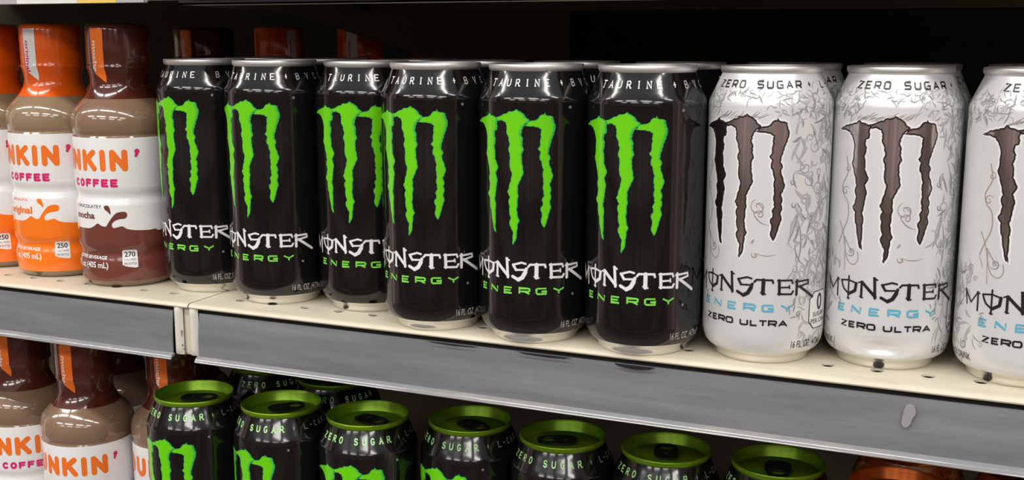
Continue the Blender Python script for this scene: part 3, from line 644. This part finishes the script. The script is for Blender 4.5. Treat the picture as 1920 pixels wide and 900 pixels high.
w3 = copy_tree(wp); place(w3, .2600,-.0221,0,4.6,'white can cut off by the right edge of the photo','white cans in the front row')
for x, y, rz, lb in ((.1284,.0370,10,'white can in the second row behind the badge-fronted white can, end of a word showing'),(.1930,.0520,-40,'white can in the second row behind the dented white can'),(.2610,.0460,60,'white can in the second row behind the rightmost white can')):
    place(copy_tree(wp), x, y, 0, rz, lb, 'white cans in the second row')
gp = make_black(True); ZL = -.2294
GREEN = [(-.2636,-.0356,-3,25,'green-lidded black can leftmost on the lower shelf, beside the brown coffee bottle'),
 (-.1941,-.0306,-16,52,'green-lidded black can second from the left on the lower shelf'),
 (-.1284,-.0273,7,-15,'green-lidded black can third from the left on the lower shelf'),
 (-.0618,-.0098,-18,-25,'green-lidded black can fourth from the left on the lower shelf'),
 (.0040,-.0134,-8.5,202,'green-lidded black can fifth from the left on the lower shelf, tab crosswise'),
 (.0700,-.0104,-11.6,105,'green-lidded black can on the lower shelf under the last black can of the top row'),
 (.1362,-.0058,-25,-80,'green-lidded black can furthest right on the lower shelf, next to the orange-lidded can')]
def set_tab(root, a):
    for ch in root.children:
        for t in ch.children:
            if t.name.startswith('pull_tab'): t.rotation_euler = (0,0,math.radians(a)-root.rotation_euler.z)
for i, (x, y, rz, ta, lb) in enumerate(GREEN):
    o = place(gp if i == 0 else copy_tree(gp), x, y, ZL, rz, lb, 'green-lidded cans in the front row'); set_tab(o, ta)
for x, y, rz, lb in ((-.2605,.0470,42,'green-lidded black can in the dark behind the first two lower cans'),(-.1938,.0370,40,'green-lidded black can in the dark behind the second and third lower cans')):
    set_tab(place(copy_tree(gp), x, y, ZL, rz, lb, 'green-lidded cans in the second row'), 60)
# orange cans at the right end of the lower shelf
def make_orange():
    root = empty('drink_can'); m = MB(); m.lathe(BODY, 96); a = Art(R0, BODY)
    r = random.Random(5)
    for k in range(120): leaf(a, r.uniform(-100,100), r.uniform(120,150), r.uniform(2,6), r.uniform(0,6.3), r.choice((1,2)), r.uniform(-2,2), r.uniform(.5,1.4))
    claw(a, 2, 1, inn=.6)
    m_ = a.into(m); m.obj('can_body', ['orange_can','filigree_brown','ink_black'], root)
    can_base(root, 0, 'lid_orange', 'tab_black'); return root
op = make_orange(); set_tab(place(op, .2046,-.0155,ZL,0,'orange-lidded can in the front of the lower shelf at the far right','orange cans'), 20)
set_tab(place(copy_tree(op), .2050,.0510,ZL,50,'orange can behind the front orange-lidded can','orange cans'), 120)
set_tab(place(copy_tree(op), .2720,.0350,ZL,80,'orange can at the bottom right corner, mostly under the shelf edge','orange cans'), 70)

# ---------------------------------------------------------------- coffee bottles
RB = 33.5
BOT = [(0,1.5),(22,1.0),(26,0),(28,.3),(30.2,1.8),(32.2,5),(33.1,9),(33.2,17),(32.6,20),(31.6,22.6),(31.5,25),(32.5,27.3),(33.4,29.5),(33.5,32),(33.5,57),(33.1,59.5),(32.0,62),(31.7,64),(32.2,66.3),(33.2,68.6),(33.5,71),(33.5,103),(33.3,104.6),(32.7,105.6),(32.6,106.4),(33.2,107.6),(33.8,110),(34.1,114),(33.7,118),(32.4,121.8),(30.2,125),(27.4,128),(24.6,130.7),(22.4,133.6),(20.7,137),(19.7,140),(19.5,143),(19.8,146)]
BOT = [(r/1000,z/1000) for r,z in BOT]
LAB = [(r+.00018,z) for r,z in BOT if .0045 < z < .1052]
CAP = [(24.85,130.6),(22.65,133.6),(20.95,137),(19.95,140),(19.8,143),(20.1,146.5),(20.9,150),(21.5,151.2),(21.6,152.2),(21.2,153.2),(21.3,157),(21.4,177.5),(20.9,179.8),(19.8,181.2),(18.2,181.8),(0,181.9)]
CAP = [(r/1000,z/1000) for r,z in CAP]
def make_bottle(kind):
    mo = kind == 'mocha'
    root = empty('coffee_bottle')
    b = MB(); b.lathe(BOT, 96); b.obj('bottle_body', ['mocha_coffee' if mo else 'coffee'], root)
    a = Art(RB, LAB)
    # 0 white 1 print colour 2 orange lettering 3 pink 4 white ink 5 grey
    W = smooth(WAVE)
    wav = [(-105.0,41.0)] + [(-105+i*2.5, 41.3+1.6*math.sin(i*1.1)+1.0*math.sin(i*.47+1)) for i in range(1,35)] + W + [(41+i*2.5, 40.3+1.5*math.sin(i*1.1+2)) for i in range(1,25)] + [(105,41)]
    a.poly([(-105,4.8)]+wav+[(105,4.8)], 1, 0); a.poly(smooth(DROP, True), 1, 0)
    bold = 3.9
    for ch, u0, u1 in (('D',-48,-37.2),('U',-34.4,-23.2),('N',-20.6,-8.9),('K',-6.3,5.6),('I',8.3,12.0),('N',15.0,26.9)):
        letter(a, ch, u0, u1, 81.8, 96.8, bold, 2, 1, rnd='all')
    a.stroke([(33.3,96.0),(33.4,94.6),(32.2,91.4)], 3.2, 3, 1, rnd=False, taper=lambda t: 1.1-.6*t); a.disc(33.3, 95.3, 1.75, 3, 1)
    for i, ch in enumerate('COFFEE'): letter(a, ch, -17.2+i*6.35, -12.1+i*6.35, 70.9, 76.6, 1.7, 3, 1, rnd='all')
    if mo:
        typed(a, 'CHOCOLATEY', -17, 7.2, 56.3, 58.6, 5, 1, 0); typed(a, 'mocha', -19, 1.6, 48.8, 53.4, 1, 1, .03)
    else:
        typed(a, 'SMOOTH', -15, 1.2, 56.3, 58.2, 1, 1, 0); typed(a, 'original', -21, 5.0, 47.5, 52.6, 1, 1, .03)
    typed(a, 'COFFEE BEVERAGE', -22, 8.6, 20.3, 22.6, 4, 1, .015); typed(a, '13.7 fl oz (405 mL)', -30, 9.6, 14.2, 18.4, 4, 1, .02)
    a.poly([(19.6,16.6),(22,15.4),(28,14.2),(30,14.6),(30,26.0),(29,26.8),(20.6,26.8),(19.6,26.0)], 4, 1)
    typed(a, '270' if mo else '250', 21.0, 28.6, 22.0, 25.6, 5, 2, .02); typed(a, 'CALORIES', 20.6, 29.2, 19.3, 20.9, 5, 2, 0); typed(a, 'PER BOTTLE', 20.8, 29.0, 16.6, 18.2, 5, 2, 0)
    m = MB(); m.lathe(LAB, 96); a.into(m)
    m.obj('label', ['label_white','mocha_print' if mo else 'orange_print','orange_text','pink','ink_white','ink_black'], root)
    c = MB(); c.lathe(CAP, 80); cs = c.obj('cap_sleeve', ['mocha' if mo else 'orange'], root)
    t = Art(21.4, [(r+.00012,z) for r,z in CAP])
    t.poly([(-4.6,178.6),(6.0,178.6),(5.8,165),(6.0,152),(6.6,146),(6.3,141.6),(2.5,144.2),(-2.4,147.5),(-3.9,156),(-4.5,168)], 0, 0)
    typed_up(t, 'mocha' if mo else 'original', -2.6, .6, 149 if mo else 148, 170, 1, 1, .02)
    k = MB(); t.into(k, 1.5)
    k.obj('tear_tab', ['orange_text','label_white'] if mo else ['label_white','pink'], cs)['label'] = 'orange tear tab with white lettering' if mo else 'white tear tab with pink lettering'
    return root
bo = make_bottle('original'); bm_ = make_bottle('mocha')
place(bo, -.3985,-.0110,0,0,'orange-capped coffee bottle standing beside the brown-capped one on the top shelf','coffee bottles in the top front row','bottle')
place(bm_, -.3302,-.0178,0,0,'brown-capped mocha coffee bottle on the top shelf beside the first black can','coffee bottles in the top front row','bottle')
place(copy_tree(bo), -.4670,-.0040,0,4,'orange-capped coffee bottle cut off by the left edge of the photo','coffee bottles in the top front row','bottle')
for p, x, y, rz, lb in ((bo,-.4010,.0580,60,'orange-capped bottle in the second row, a sliver between the two front caps'),(bm_,-.5000,.3050,160,'brown-capped bottle far back, left of the one with an orange tab'),
    (bm_,-.4600,.2312,7,'brown-capped bottle far back with an orange tab, behind the leftmost black can'),(bm_,-.4260,.3200,100,'brown-capped bottle far back, left of the red-looking cap'),
    (bo,-.3905,.2606,72,'orange-capped bottle far back with its white tab turned right, above the second black can'),(bm_,-.3565,.3520,90,'brown-capped bottle far back between two orange caps'),
    (bo,-.3196,.2922,8,'orange-capped bottle far back with its white tab on the left, above the third black can'),(bo,-.2680,.3420,80,'orange-capped bottle far back, half hidden by the shelf bracket')):
    place(copy_tree(p), x, y, 0, rz, lb, 'coffee bottles further back', 'bottle')
for x, y, rz, lb in ((-.4600,-.0020,41,'brown-capped mocha bottle at the left edge of the lower shelf'),(-.3826,-.0153,19,'brown-capped mocha bottle on the lower shelf, middle of the three'),(-.3155,.0070,34,'brown-capped mocha bottle on the lower shelf, half behind the first green-lidded can')):
    o = place(copy_tree(bm_), x, y, ZL, rz, lb, 'mocha bottles on the lower shelf', 'bottle')
    for ch in o.children:
        if ch.name.startswith('cap_sleeve'): ch.rotation_euler = (0,0,math.radians(5-rz + (4 if rz == 34 else 0)))
for x, y, rz, lb in ((-.4230,.0620,120,'mocha bottle in the shadow between the two left lower bottles'),(-.3540,.0700,150,'mocha bottle in the shadow behind the right lower bottles')):
    place(copy_tree(bm_), x, y, ZL, rz, lb, 'mocha bottles in the lower second row', 'bottle')
